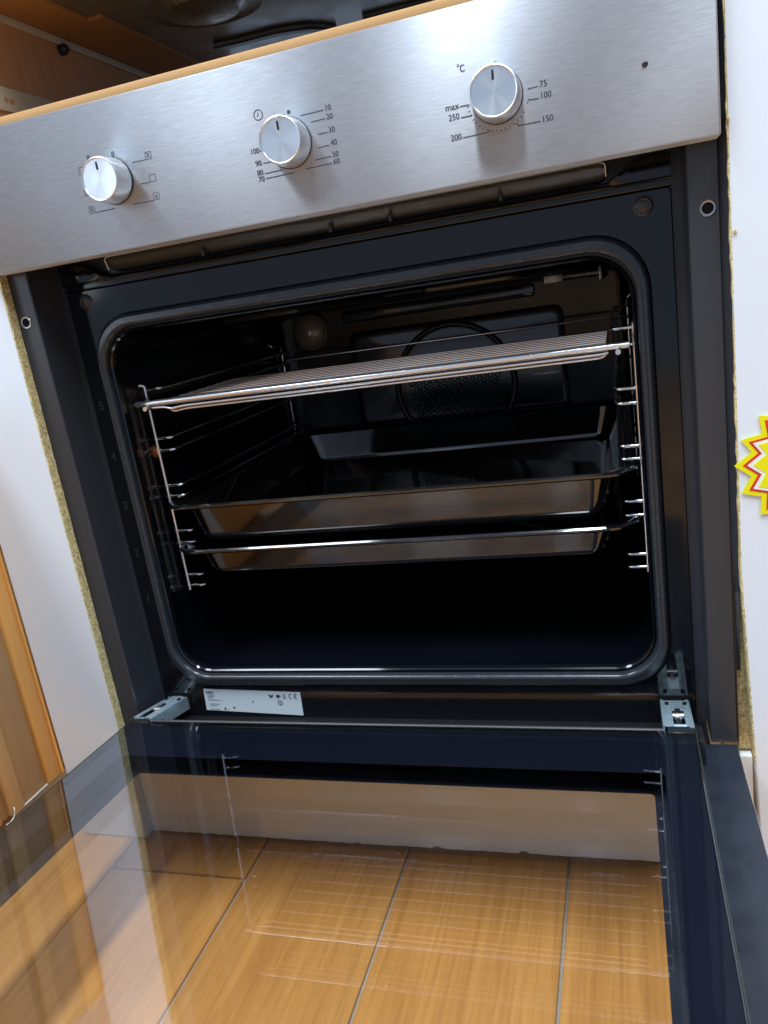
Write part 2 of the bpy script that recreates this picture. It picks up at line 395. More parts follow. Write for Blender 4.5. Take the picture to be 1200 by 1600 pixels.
def clock(b):
    ring(b, fp, -.0203, .5051, .0035, .0006); stroke(b, fp, [(-.0203, .5070), (-.0203, .5047), (-.0216, .5044)], .0005)
printed('timer_symbol', clock)
printed('timer_dot', lambda b: disc(b, fp, .0041, .5022, .0014))
# function scale
for s, x, z in (('P', -.1719, .5036), ('0', -.1492, .5022)): num(s, x, z, .0042)
def icon(x, z, kind):
    def fn(b):
        r = .0026; stroke(b, fp, [(x-r, z-r), (x+r, z-r), (x+r, z+r), (x-r, z+r)], .0004, True)
        if kind == 'fan':
            stroke(b, fp, [(x-.0014, z-.0016), (x, z+.0002), (x+.0014, z-.0016)], .0006); stroke(b, fp, [(x, z+.0002), (x, z+.0017)], .0006); stroke(b, fp, [(x-.0015, z+.0015), (x+.0008, z+.0015)], .0005)
        if kind == 'lamp': ring(b, fp, x, z, .0009, .0005, 10); stroke(b, fp, [(x-.0012, z-.0016), (x+.0012, z-.0016)], .0004)
    printed('function_symbol', fn)
icon(-.1183, .4953, 'fan'); icon(-.1184, .4788, 'plain'); icon(-.1184, .4652, 'lamp'); icon(-.1798, .4652, 'fan'); icon(-.1805, .4954, 'plain'); icon(-.1800, .4790, 'plain')
lines([((-.1337, .4928), (-.1215, .4928)), ((-.1306, .4762), (-.1215, .4761)), ((-.1405, .4627), (-.1215, .4624)), ((-.1768, .4625), (-.1579, .4626))])
# temperature scale
def degc(b):
    text_bm(b, 'C', fp, .0046, .1348, .5040, 'c', .8, .00012); ring(b, fp, .1322, .5060, .0007, .0004, 10)
printed('celsius_symbol', degc)
for s, x, z in (('75', .1880, .4833), ('100', .1894, .4762), ('150', .1893, .4615), ('250', .1254, .4748), ('200', .1254, .4617)): num(s, x, z, .0041)
printed('printed_word', lambda b: text_bm(b, 'max', fp, .0044, .1250, .4816, 'c', .95, .00012))
KX, KZ = .1568, .4810
segs = [((.1775, .4819), (.1843, .4822)), ((.1769, .4754), (.1790, .4749), (.1843, .4747)), ((.1680, .4626), (.1690, .4605), (.1842, .4604)), ((.1303, .4603), (.1482, .4604), (.1496, .4617)),
        ((.1304, .4733), (.1370, .4732), (.1384, .4737)), ((.1303, .4804), (.1373, .4803))]
for k in range(1, 21):
    a = math.radians(-3 - 8.6*k)
    if k in (3,): continue
    ca, sa = math.cos(a), math.sin(a)
    if .4626 < KZ+sa*.021 and ca > 0 and k < 2: continue
    segs.append(((KX+ca*.0204, KZ+sa*.0204), (KX+ca*.0216, KZ+sa*.0216)))
lines(segs)
printed('temperature_dot', lambda b: disc(b, fp, .1574, .5020, .0013))
bm = bmesh.new(); lathe(bm, [(.0019, .0), (.0019, .0006), (.0012, .0011)], (.2532, PY+.0003, .4811), (0, -1, 0), 16)
build('indicator_lamp', bm, 'pointer_ink', panel)

# knobs (built round their own axis so the spun finish follows it)
def make_knob(x, z, tilt):
    bm = bmesh.new()
    lathe(bm, [(.0174, .0012), (.0172, .0030), (.0166, .0185), (.0163, .0192), (.0157, .0195), (.0152, .0193), (.0149, .0186)], (0, 0, 0), (0, 0, 1), 48, False)
    k = build('control_knob', bm, 'knob_metal', None)
    bm = bmesh.new(); lathe(bm, [(.0150, .0186), (.010, .01845), (.005, .0184), (.0008, .0184)], (0, 0, 0), (0, 0, 1), 48, False)
    bm.faces.new([v for v in bm.verts if abs(math.hypot(v.co.x, v.co.y)-.0008) < 1e-4])
    c = build('knob_face', bm, 'spun_aluminium', None); c.parent = k
    bm = bmesh.new(); box(bm, -.0008, .0008, .0068, .0128, .0184, .0188, .0003)
    p = build('pointer_mark', bm, 'pointer_ink', None); p.parent = k
    bm = bmesh.new(); lathe(bm, [(.0178, -.0002), (.0178, .0009), (.0172, .0012)], (0, 0, 0), (0, 0, 1), 48)
    g = build('base_ring', bm, 'black_plastic', None); g.parent = k
    k.parent = oven; k.matrix_parent_inverse = oven.matrix_basis.inverted()
    k.matrix_basis = Matrix.Translation((x, PY, z)) @ Matrix.Rotation(pi/2, 4, 'X') @ Matrix.Rotation(math.radians(tilt), 4, 'Z')
    return k
make_knob(-.1540, .4826, 0); make_knob(.0008, .4814, 0); make_knob(.1566, .4816, -3)

# side flanges
def flange(s):
    bm = bmesh.new(); FW, FI = .2975, .2772; zt, zb = .436, -.0345
    # L section: face sheet and the return that runs back to the front frame
    xs = [(FW, .008), (FW, .0006), (FW-.0006, 0), (FI+.0009, 0), (FI, .0009), (FI-.0002, .040)]
    loft(bm, [[Vector((s*x, y, z)) for x, y in xs] for z in (zb, zt)], closed=False)
    f = build('side_flange', bm, 'flange_paint', oven, smooth=40)
    hx, hz = s*.2898, .3873
    bm = bmesh.new(); lathe(bm, [(.0052, -.0002), (.0056, .0004), (.0050, .0011), (.0040, .0009), (.0036, -.0001)], (hx, 0, hz), (0, -1, 0), 24, False)
    build('hole_rim', bm, 'dull_chrome', f)
    bm = bmesh.new(); lathe(bm, [(.0037, .0003), (.0001, .0002)], (hx, 0, hz), (0, -1, 0), 20)
    build('screw_hole', bm, 'gap_dark', f)
flange(-1); flange(1)
for s in (-1, 1):
    bm = bmesh.new(); box(bm, min(s*.2660, s*.2775), max(s*.2660, s*.2775), .0405, .0460, -.046, .4352)
    build('recess_back', bm, 'flange_paint', oven)
    # dark side sheet of the oven box, standing in the gap beside the flange
    bm = bmesh.new(); box(bm, min(s*.2978, s*.2988), max(s*.2978, s*.2988), .0006, .30, -.0345, .436); build('side_sheet', bm, 'black_plastic', oven)
bm = bmesh.new()
loft(bm, [[Vector((.2976, y0, z)), Vector((.3022, y1, z)), Vector((.3022, .006, z)), Vector((.2976, .006, z))] for z, y0, y1 in ((.03, .0045, .0045), (.10, .0030, -.001), (.20, .0010, -.0075), (.5420, .0010, -.0085))], cap0=True, cap1=True)
build('gap_shade_strip', bm, 'flange_paint', oven)  # dark strip put in for the shade of the gap beside the flange

# front frame (enamelled plate round the cavity)
FY = .0377; CX, CZ0, CZ1 = .2381, .0136, .3676
bm = bmesh.new(); N = dict(nc=8, ns=6)
def lp(x, z0, z1, r, y): return [Vector((px, y, pz)) for px, pz in rrb(-x, x, z0, z1, r, **N)]
loft(bm, [lp(.2695, -.046, .4089, .003, FY+.012), lp(.2695, -.046, .4089, .003, FY+.002), lp(.2685, -.045, .4079, .003, FY),
          lp(.2520, .0000-.004, .3835, .044, FY), lp(.2505, -.0025, .382, .043, FY+.0012),
          lp(.2400, .0120, .3692, .036, FY+.0012), lp(CX+.0004, .0140, .3672, .034, FY-.0010), lp(CX-.0010, .0152, .3660, .033, FY+.0006), lp(CX-.0014, .0156, .3656, .032, FY+.006)])
frame = build('front_frame', bm, 'enamel', oven, smooth=24)
for s in (-1, 1):
    bm = bmesh.new(); lathe(bm, [(.0078, -.0002), (.0066, .0010), (.0054, .0016), (.0047, .0012), (.0040, .0016), (.0006, .0019)], (s*.249, FY, .398), (0, -1, 0), 28)
    build('round_boss', bm, 'flange_paint', frame)
ff = lambda x, z: Vector((x, FY-.0005, z))
for d, z in (('5', .3012), ('4', .2502), ('3', .1995), ('2', .1489), ('1', .0980)):
    bm = bmesh.new(); text_bm(bm, d, ff, .0085, -.2600, z, 'c', .9)
    r = bmesh.ops.extrude_face_region(bm, geom=list(bm.faces))
    for v in [g for g in r['geom'] if isinstance(g, bmesh.types.BMVert)]: v.co.y += .0007
    build('shelf_number', bm, 'dark_grey_plastic', frame, smooth=0)
# upper strip of the frame: two ridges, then the sheet that dips for the vent
bm = bmesh.new()
sec = [(.0377, .4089), (.0355, .4094), (.0352, .4102), (.0400, .4108), (.0400, .4136), (.0352, .4142), (.0348, .4150), (.0365, .4160)]
loft(bm, [[Vector((x, y, z)) for y, z in sec] for x in (-.2695, .2695)], closed=False)
prof = []
for i in range(61):
    x = -.2695 + .539*i/60; a = abs(x)
    t = min(1, max(0, (a-.222)/.026)); t = t*t*(3-2*t)
    prof.append((x, .4185 + .0135*t))
loft(bm, [[Vector((x, .0365, .4160)) for x, z in prof], [Vector((x, .0352, z-.0012)) for x, z in prof], [Vector((x, .0358, z)) for x, z in prof], [Vector((x, .046, z+.0004)) for x, z in prof]], closed=False)
build('frame_top_strip', bm, 'enamel', frame, smooth=40)

# vent above the cavity
bm = bmesh.new()
sec = [(.050, .4195), (.042, .4200), (.0385, .4225), (.0352, .4285), (.0330, .4318), (.0318, .4322), (.0312, .4330), (.033, .4336), (.050, .4345)]
xs = [-.2150, -.2140, -.2100, -.12, -.03, -.010, .010, .03, .12, .2185, .2225, .2235]
def vsec(x):
    e = min(x+.2150, .2235-x); k = 1 - max(0, (.004-e))/.004*.35
    d = .0018*math.exp(-(x/.012)**2)
    return [Vector((x, y+d*.6, .427+(z-.427)*k - d)) for y, z in sec]
loft(bm, [vsec(x) for x in xs], closed=False)
vent = build('vent_louver', bm, 'dark_grey_plastic', oven, smooth=40)
for x in (-.117, .003, .055, .145):
    bm = bmesh.new(); box(bm, x-.0012, x+.0012, .033, .044, .4195, .4262, .0004); build('vent_rib', bm, 'dark_grey_plastic', vent)
bm = bmesh.new(); tube(bm, fillet([(-.2153, .0352, .4222), (-.2153, .0318, .4315), (-.2120, .0314, .4334), (.2205, .0314, .4334), (.2238, .0318, .4315), (.2238, .0352, .4232)], .002), .0006, 6)
build('vent_lip', bm, 'dull_chrome', vent)
bm = bmesh.new(); box(bm, -.2765, .2765, .0465, .060, .405, .452); build('rear_bulkhead', bm, 'black_plastic', oven)
bm = bmesh.new(); box(bm, -.2770, .2770, -.002, .0465, .4352, .4372); build('panel_underside', bm, 'flange_paint', oven)

# door gasket
bm = bmesh.new()
def gl(x, z0, z1, r, y): return [Vector((px, y, pz)) for px, pz in rrb(-x, x, z0, z1, r, nc=10, ns=6)]
loft(bm, [gl(.2400, .0110, .3700, .036, FY+.001), gl(.2403, .0108, .3704, .036, FY-.004), gl(.2420, .0090, .3724, .037, FY-.0066), gl(.2440, .0066, .3748, .038, FY-.0070),
          gl(.2452, .0052, .3764, .039, FY-.0060), gl(.2466, .0030, .3784, .040, FY-.0066), gl(.2488, .0000, .3808, .042, FY-.0052), gl(.2502, -.0020, .3822, .043, FY-.0015), gl(.2504, -.0024, .3826, .043, FY+.001)])
build('door_gasket', bm, 'rubber', oven, smooth=60)

bm = bmesh.new(); box(bm, -.2772, .2772, -.0035, .0490, -.0490, -.0402, .0004); build('floor_reflection_block', bm, 'black_plastic', oven)  # dark bar added to keep the floor's reflection off the lower frame
# cavity
BY = .455
bm = bmesh.new()
def cl(x, z0, z1, r, y): return [Vector((px, y, pz)) for px, pz in rrb(-x, x, z0, z1, r, nc=8, ns=6)]
loft(bm, [cl(.2366, .0156, .3656, .032, FY+.006), cl(.2410, .0110, .3710, .030, FY+.012), cl(.2425, .0100, .3725, .028, FY+.03), cl(.2425, .0100, .3725, .026, BY-.024),
          cl(.2395, .013, .3695, .026, BY-.008), cl(.2270, .0255, .357, .02, BY)], cap1=True)
cav = build('cavity_liner', bm, 'cavity_enamel', oven, smooth=50)
# pressed panel and fan cover of the back wall
bm = bmesh.new()
def bl(hw, z0, z1, r, y, cx=0): return [Vector((px, y, pz)) for px, pz in rrb(cx-hw, cx+hw, z0, z1, r, nc=6, ns=4)]
loft(bm, [bl(.150, .175, .322, .012, BY+.001, .01), bl(.144, .181, .316, .012, BY-.0028, .01), bl(.138, .187, .310, .012, BY-.0035, .01), bl(.02, .22, .28, .005, BY-.0036, .01)], cap1=True)
bp_ = build('back_panel', bm, 'back_enamel', cav, smooth=40)
bm = bmesh.new()
def upband(z0, z1, y0, y1): return [Vector((-.14, y0, z0)), Vector((.13, y0, z0)), Vector((.13, y1, z1)), Vector((-.14, y1, z1))]
loft(bm, [bl(.135, .334, .352, .006, BY+.001, -.01), bl(.133, .336, .350, .006, BY-.005, -.01), bl(.120, .340, .346, .002, BY-.0065, -.01)], cap1=True)
build('pressed_bar', bm, 'back_enamel', cav, smooth=40)
fan = None
bm = bmesh.new(); lathe(bm, [(.0775, -.001), (.0765, .0012), (.070, .0016), (.002, .0018)], (.006, BY-.0034, .232), (0, -1, 0), 56)
fan = build('fan_cover', bm, 'back_enamel', cav, smooth=40)
bm = bmesh.new(); tube(bm, [(.006+.082*math.cos(2*pi*k/56), BY-.0045, .232+.082*math.sin(2*pi*k/56)) for k in range(56)], .0042, 10, True)
fr_ = build('fan_ring', bm, 'ring_black', cav, smooth=60)
bm = bmesh.new(); lathe(bm, [(.0034, -.002), (.0042, .0006), (.0037, .0012), (.0029, .0008), (.0026, -.0012)], (0, 0, 0), (0, -1, 0), 14, False)
hole_me = None
for r_ in range(9):
    for c_ in range(-6, 7):
        x = .006 + (c_ + (.5 if r_ % 2 else 0))*.0100; z = .170 + r_*.0087
        if abs(x-.006) > .063 or math.hypot(x-.006, z-.232) > .069 or z > .246: continue
        if hole_me is None:
            o = build('vent_hole', bm, 'rubber', None); hole_me = o.data
        else: o = link('vent_hole', hole_me)
        o.parent = cav; o.matrix_parent_inverse = Matrix.Identity(4); o.location = (x, BY-.0062, z)
# oven lamp
bm = bmesh.new(); lathe(bm, [(.0255, -.001), (.0255, .006), (.0235, .009), (.021, .009), (.020, .006)], (-.1905, BY, .3290), (0, -1, 0), 36, False)
lamp = build('interior_lamp', bm, 'lamp_ceramic', cav)
bm = bmesh.new(); lathe(bm, [(.0205, .004), (.0195, .010), (.015, .014), (.009, .0165), (.001, .0172)], (-.1905, BY, .3290), (0, -1, 0), 36)
build('lamp_lens', bm, 'lamp_glass', cav)
bm = bmesh.new(); lathe(bm, [(.0045, .016), (.0045, .0185), (.001, .019)], (-.1905, BY, .3290), (0, -1, 0), 16)
build('lamp_centre', bm, 'dull_chrome', cav)
# grill element
bm = bmesh.new()
ep = fillet([(.150, BY, .3585), (.150, .40, .362), (.150, .12, .3625), (.06, .09, .3625), (.06, .36, .3625), (-.06, .36, .3625), (-.06, .09, .3625), (-.160, .12, .3625), (-.160, .40, .3625), (.175, .425, .3600), (.182, BY, .3585)], .02, 4)
tube(bm, ep, .0033, 8); elem = build('grill_element', bm, 'dull_chrome', oven)
elem.data.materials[0] = MAT['black_plastic']
bm = bmesh.new(); box(bm, .138, .162, BY-.010, BY-.001, .347, .361, .001); build('element_flange', bm, 'burner_metal', elem)
bm = bmesh.new(); tube(bm, [(.163, BY-.012, .3530), (.206, BY-.012, .3520)], .005, 12); build('terminal_sleeve', bm, 'burner_metal', elem)
bm = bmesh.new(); box(bm, .206, .2105, BY-.018, BY-.001, .3425, .3600, .001); build('element_bracket', bm, 'burner_metal', elem)

# side runners
LV = [.3072, .2933, .2561, .2433, .2056, .1939, .1553, .1421, .1051, .0926]
def runner(s):
    rx, yf, yb = .2375, .0825, .4400
    bm = bmesh.new(); R_ = .0018
    tube(bm, fillet([(s*.2415, yf-.004, .3125), (s*rx, yf, .3115), (s*rx, yf, .0885)], .002, 3), R_, 8)
    o = build('side_runner', bm, 'chrome', oven, smooth=60)
    bm = bmesh.new()
    tube(bm, fillet([(s*.2415, yb-.030, .3215), (s*rx, yb-.030, .3175), (s*rx, yb-.002, .3165), (s*rx, yb, .3050), (s*rx, yb, .0885)], .008, 4), R_, 8)
    build('rear_rod', bm, 'chrome', o, smooth=60)
    base = None
    for z in LV:
        bm = bmesh.new()
        xi = .2195
        tube(bm, fillet([(s*(rx+.003), yf+.0012, z), (s*(xi), yf+.0016, z), (s*xi, yb-.012, z), (s*(rx+.003), yb-.004, z)], .006, 4), R_, 8)
        build('rung', bm, 'rail_chrome', o, smooth=60)
    return o
runner(-1); runner(1)
bm = bmesh.new(); lathe(bm, [(.0075, 0), (.0075, .0018), (.0055, .0022), (.0055, .004), (.002, .0045)], (-.2425, .0840, .2432), (1, 0, 0), 20)
build('runner_nut', bm, 'copper', oven)

# hinges
def hinge(s):
    x0, x1 = .2405, .2632
    y0, z0, y1, z1 = .0375, -.0170, -.030, -.0030
    g = lambda x, t, o=0: Vector((s*x, y0+(y1-y0)*t, z0+(z1-z0)*t + o))
    bm = bmesh.new()
    # arm: folded channel with a window in its face
    def quad(xa, xb, ta, tb, o=0): flat(bm, [g(xa, ta, o), g(xb, ta, o), g(xb, tb, o), g(xa, tb, o)])
    a, b = x0+.0072, x1-.0062
    quad(x0, a, 0, 1); quad(b, x1, 0, 1); quad(a, b, 0, .42); quad(a, b, .94, 1)
    for xa in (x0, x1): flat(bm, [g(xa, 0), g(xa, 1), g(xa, 1, -.014), g(xa, 0, -.014)])
    bmesh.ops.remove_doubles(bm, verts=bm.verts, dist=1e-5)
    bmesh.ops.solidify(bm, geom=list(bm.faces), thickness=.0012)
    h = build('door_hinge', bm, 'zinc', oven, smooth=30)
    bm = bmesh.new(); box(bm, x0+.009, x1-.0085, -.029, .012, -.017, -.0095, .0015, f=lambda c: Vector((s*c.x, c.y, c.z + (-.0)*(c.y))))
    build('hinge_lever', bm, 'dull_chrome', h)
    bm = bmesh.new(); lathe(bm, [(.0026, 0), (.0026, .0085), (.001, .009)], (s*(x0+.0075), .000, -.0105), (s, 0, 0), 14); build('hinge_pin', bm, 'chrome', h)
    for xx in (x0+.004, x1-.004):
        bm = bmesh.new(); box(bm, xx-.0016, xx+.0016, .0245, .0285, -.0165, -.0133, .0004, f=lambda c: Vector((s*c.x, c.y, c.z))); build('hinge_slot', bm, 'gap_dark', h)
    bm = bmesh.new(); box(bm, x0-.004, x1+.004, FY-.0012, FY+.004, -.032, -.0125, .0015, f=lambda c: Vector((s*c.x, c.y, c.z))); build('hinge_opening', bm, 'gap_dark', frame)
hinge(-1); hinge(1)

# rating label
fl_ = lambda x, z: Vector((x, FY-.0006, z))
LX0, LX1 = -.2208, -.1082
bm = bmesh.new()
ZT = lambda x: -.0073 - (x-LX0)*.034; ZB = lambda x: -.0325 - (x-LX0)*.045
v = [fl_(LX0+.0015, ZT(LX0)), fl_(LX1, ZT(LX1)), fl_(LX1-.001, ZB(LX1)), fl_(LX0, ZB(LX0))]
loft(bm, [[p+Vector((0, .0006, 0)) for p in v], v], cap0=True, cap1=True)
lab = build('rating_label', bm, 'label_paper', oven, smooth=0)
f2 = lambda x, z: Vector((x, FY-.0011, z))
def LP(u, vv):
    x = LX0+(LX1-LX0)*u; return x, ZT(x)+(ZB(x)-ZT(x))*vv
def lprint(name, fn, m='print_ink'):
    bm = bmesh.new(); fn(bm); build(name, bm, m, lab, smooth=0)
lprint('brand_name', lambda b: (text_bm(b, 'beko', f2, .0030, *LP(.035, .13), 'l', 1.05), text_bm(b, 'beko', f2, .0030, LP(.035, .13)[0]+.0002, LP(.035, .13)[1], 'l', 1.05)))
def small(b):
    for (u, vv, L) in ((.045, .25, .07), (.045, .32, .075), (.045, .40, .05), (.045, .49, .14), (.05, .68, .115), (.05, .76, .075), (.05, .93, .1), (.19, .93, .05)):
        u0 = u; x_end = u+L
        while u0 < x_end:
            d = random.uniform(.006, .016); stroke(b, f2, [LP(u0, vv), LP(min(u0+d, x_end), vv)], .0007); u0 += d+.004
lprint('small_print', small, 'faint_ink')
def marks(b):
    x, z = LP(.915, .17)
    def arc(cx, cz, r): stroke(b, f2, [(cx+r*math.cos(math.radians(a)), cz+r*math.sin(math.radians(a))) for a in range(75, 290, 20)], .0007)
    arc(x-.001, z, .0026); arc(x+.0048, z, .0026); stroke(b, f2, [(x+.0024, z), (x+.0046, z)], .0006)
lprint('conformity_mark', marks)
def sym(b):
    x, z = LP(.70, .19)
    stroke(b, f2, [(x-.002, z+.0018), (x+.0002, z-.001), (x+.0026, z+.0014)], .0014); stroke(b, f2, [(x-.001, z-.0018), (x+.0024, z-.0004)], .0012)
    x, z = LP(.775, .19)
    flat(b, [f2(x-.0026, z+.0006), f2(x+.0012, z+.0022), f2(x+.0028, z-.0008), f2(x-.0014, z-.0022)])
    x, z = LP(.835, .17); stroke(b, f2, [(x-.0014, z+.0018), (x+.0014, z-.001)], .0004); stroke(b, f2, [(x+.0014, z+.0018), (x-.0014, z-.001)], .0004); stroke(b, f2, [(x-.0018, z-.0022), (x+.0018, z-.0022)], .0008)
    x, z = LP(.785, .47); ring(b, f2, x, z, .0024, .0006, 16); stroke(b, f2, [(x, z-.0012), (x, z+.0012)], .0007)
    for (u, vv, r) in ((.205, .86, .0011), (.30, .80, .0011), (.51, .49, .0008)): disc(b, f2, *LP(u, vv), r, 8)
lprint('approval_symbol', sym)

# ------------------------------------------------------------------ door (folded down, a little short of level)
zh, yh, T = -.0048, -.0302, .054
cT, sT = math.cos(T), math.sin(T)
def D(x, l, o): return Vector((x, yh - l*cT - o*(-sT)*0 + o*sT, zh + l*sT + o*cT))
Db = lambda c: D(c.x, c.y, c.z)          # box axes: x, length, offset
DL = .440
bm = bmesh.new()
for s in (-1, 1): box(bm, min(s*.2425, s*.2618), max(s*.2425, s*.2618), .004, DL-.012, -.0275, -.0052, .0012, f=Db)
box(bm, -.2425, .2425, .004, .026, -.0275, -.0052, .0012, f=Db); box(bm, -.2425, .2425, DL-.03, DL-.012, -.0275, -.0052, .0012, f=Db)
door = build('oven_door', bm, 'black_plastic', oven)
bm = bmesh.new(); box(bm, -.2631, .2631, .0012, DL-.006, -.0042, 0, .0010, f=Db)
build('inner_glass', bm, 'inner_pane', door, smooth=0)
bm = bmesh.new(); box(bm, -.2975, .2975, -.029, DL, -.0325, -.0285, .0010, f=Db)
build('outer_glass', bm, 'outer_pane', door, smooth=0)
def printring(name, xo, l0, l1, xi, m0, m1, off, ri, mat, par):
    bm = bmesh.new()
    A = [D(x, l, off) for x, l in rrb(-xo, xo, l0, l1, .0005, nc=3, ns=3)]; B = [D(x, l, off) for x, l in rrb(-xi, xi, m0, m1, ri, nc=3, ns=3)]
    A2 = [p + D(0, 0, -.0003)-D(0, 0, 0) for p in A]; B2 = [p + D(0, 0, -.0003)-D(0, 0, 0) for p in B]
    loft(bm, [A2, A, B, B2, A2]); bmesh.ops.remove_doubles(bm, verts=bm.verts, dist=1e-6)
    build(name, bm, mat, par, smooth=0)
printring('inner_glass_border', .2622, .002, DL-.008, .2370, .057, DL-.035, -.0045, .004, 'door_print', door)
printring('outer_glass_border', .2965, -.028, DL-.001, .2290, .0480, DL-.045, -.0280, .004, 'frit', door)
# polished strips on the long sides and the hinge side, end caps
bm = bmesh.new(); tube(bm, [D(-.2400, -.0002, -.0008), D(.2400, -.0002, -.0008)], .0017, 10); tube(bm, [D(-.2400, -.0015, -.0045), D(.2400, -.0015, -.0045)], .0012, 8)
build('hinge_side_strip', bm, 'dark_grey_plastic', door)
for s in (-1, 1):
    bm = bmesh.new(); box(bm, min(s*.2631, s*.2640), max(s*.2631, s*.2640), .001, DL-.006, -.0275, -.0001, .0004, f=Db); build('side_strip', bm, 'dark_grey_plastic', door)
    bm = bmesh.new(); box(bm, min(s*.2425, s*.2648), max(s*.2425, s*.2648), -.0030, .0030, -.012, .0018, .0012, f=Db); build('corner_cap', bm, 'black_plastic', door)
    bm = bmesh.new(); box(bm, min(s*.2645, s*.2700), max(s*.2645, s*.2700), -.020, .006, -.0275, -.006, .0016, f=Db); build('hinge_cover', bm, 'black_plastic', door)
bm = bmesh.new(); tube(bm, fillet([D(-.2, DL-.035, -.0325), D(-.2, DL-.035, -.062), D(.2, DL-.035, -.062), D(.2, DL-.035, -.0325)], .01), .007, 12); build('door_handle', bm, 'knob_metal', door)

# ------------------------------------------------------------------ wire rack and baking trays (loose things in the oven)
rack = tag(empty('wire_rack', (0, .06, .2905)), 'chrome wire shelf on the top level of the open oven', 'oven rack')
RZ = .2952
bm = bmesh.new(); tube(bm, [(-.2360, .0600, RZ), (.2330, .0600, RZ)], [.0030, .0030], 12); build('front_rod', bm, 'chrome', rack, smooth=60)
bm = bmesh.new(); tube(bm, fillet([(-.228, .43, RZ+.0005), (-.228, .432, RZ+.0010), (.228, .432, RZ+.0010), (.228, .43, RZ)], .004), .0016, 8); build('rear_rod', bm, 'chrome', rack, smooth=60)
for s in (-1, 1):
    bm = bmesh.new(); tube(bm, [(s*.2240+.0, .0540, .2908), (s*.2240, .06, .2908), (s*.2240, .432, .2920)], .0022, 10); build('side_rod', bm, 'chrome', rack, smooth=60)
bm = bmesh.new(); tube(bm, [(-.218, 0, 0), (.214, 0, 0)], .0012, 8); wm = None
for k in range(9):
    y = .0760 + k*.0195
    if wm is None:
        o = build('wire', bm, 'chrome', None, smooth=60); wm = o.data
    else: o = link('wire', wm)
    o.parent = rack; o.matrix_parent_inverse = rack.matrix_basis.inverted(); o.location = (0, y, .2946)
for y, z in ((.062, .2888), (.066, .2855)):
    bm = bmesh.new(); tube(bm, fillet([(-.220, y, .2905), (-.206, y, .2900), (-.199, y-.001, z-.0012), (-.186, y, z+.0004), (.2110, y, z+.001), (.2160, y, .2905)], .004, 3), .0014, 8)
    build('drop_wire', bm, 'chrome', rack, smooth=60)

def tray(name, label, zr, zb, y0, y1, hw, tilt):
    bm = bmesh.new()
    def L(ix, z, r): return [Vector((px, py, z)) for px, py in rrb(-hw+ix, hw-ix, y0+min(ix, .0155)+max(0, ix-.0155)*tilt, y1-min(ix, .0155)-max(0, ix-.0155)*.15, r, nc=8, ns=6)]
    loft(bm, [L(.040, zb, .010), L(.036, zb+.0004, .012), L(.0315, zb+.0022, .014), L(.0280, zb+.0060, .016), L(.0155, zr-.004, .024), L(.006, zr-.0034, .026), L(.0012, zr-.0034, .028), L(-.0002, zr-.002, .028), L(-.0002, zr-.0002, .028),
              L(.0012, zr+.0012, .028), L(.004, zr+.0012, .026), L(.0065, zr-.0004, .026), L(.0135, zr-.0010, .024), L(.0165, zr-.0030, .023), L(.0292, zb+.0072, .016), L(.0325, zb+.0036, .014), L(.037, zb+.0018, .012), L(.042, zb+.0014, .010)], cap0=True, cap1=True)
    o = build(name, bm, 'tray_enamel', None, smooth=40)
    return tag(o, label, 'baking tray', 'enamel trays in the oven')
tray('baking_tray', 'deep black enamel baking tray in the middle of the oven', .1890, .1455, .052, .440, .2335, .28)
tray('baking_tray', 'shallow black enamel baking tray directly under the deep tray', .1405, .1105, .054, .436, .2325, .13)

# ------------------------------------------------------------------ white panels beside the oven, plinth
def slab(name, pts, y0, y1, mat, label, cat, bev=.0006):
    """upright board from an outline in (x, z)"""
    bm = bmesh.new()
    a = [bm.verts.new((x, y0, z)) for x, z in pts]; bm.faces.new(a)
    r = bmesh.ops.extrude_face_region(bm, geom=list(bm.faces))
    for v in [g for g in r['geom'] if isinstance(g, bmesh.types.BMVert)]: v.co.y = y1
    if bev: bmesh.ops.bevel(bm, geom=list(bm.edges), offset=bev, segments=2, affect='EDGES')
    o = build(name, bm, mat, None, smooth=30)
    if label: tag(o, label, cat)
    return o
def raw_edge(x, sgn, za, zb, y0, y1, par, amp=.0005, step=.006, th=.0012):
    """rough chipboard edge: a strip whose lip wanders"""
    bm = bmesh.new(); n = int((zb-za)/step); rows = []
    for i in range(n+1):
        z = za+(zb-za)*i/n; xx = x(z) if callable(x) else x
        j = random.uniform(-amp, amp)
        rows.append([Vector((xx-sgn*th, y0+.0003, z)), Vector((xx+sgn*(.0004+j), y0+.0003+random.uniform(0, .0004), z)), Vector((xx+sgn*(.0006+j*.6), (y0+y1)/2, z)), Vector((xx+sgn*.0003, y1, z)), Vector((xx-sgn*th, y1, z))])
    loft(bm, rows, closed=True, cap0=True, cap1=True)
    return build('raw_edge', bm, 'raw_chipboard', par, smooth=30)
lp_ = slab('white_panel', [(-.3815, ZF+.001), (-.2992, ZF+.001), (-.2992, .60), (-.3815, .60)], -.0100, .0060, 'white_laminate', 'narrow white laminate panel left of the oven beside the wooden cabinet', 'panel')
raw_edge(-.2990, 1, -.045, .55, -.0100, .0060, lp_)
XR = lambda z: .3026 + max(0, (.12-z))*.040
zs = [ZF+.001, -.09, -.02, .12, .30, .60]
rp_ = slab('white_panel', [(XR(z), z) for z in zs[::-1]] + [(.75, ZF+.001), (.75, .60)], -.0120, .0040, 'white_laminate', 'wide white laminate panel right of the oven carrying the price star', 'panel')
raw_edge(XR, -1, -.050, .55, -.0120, .0040, rp_, amp=.0006)
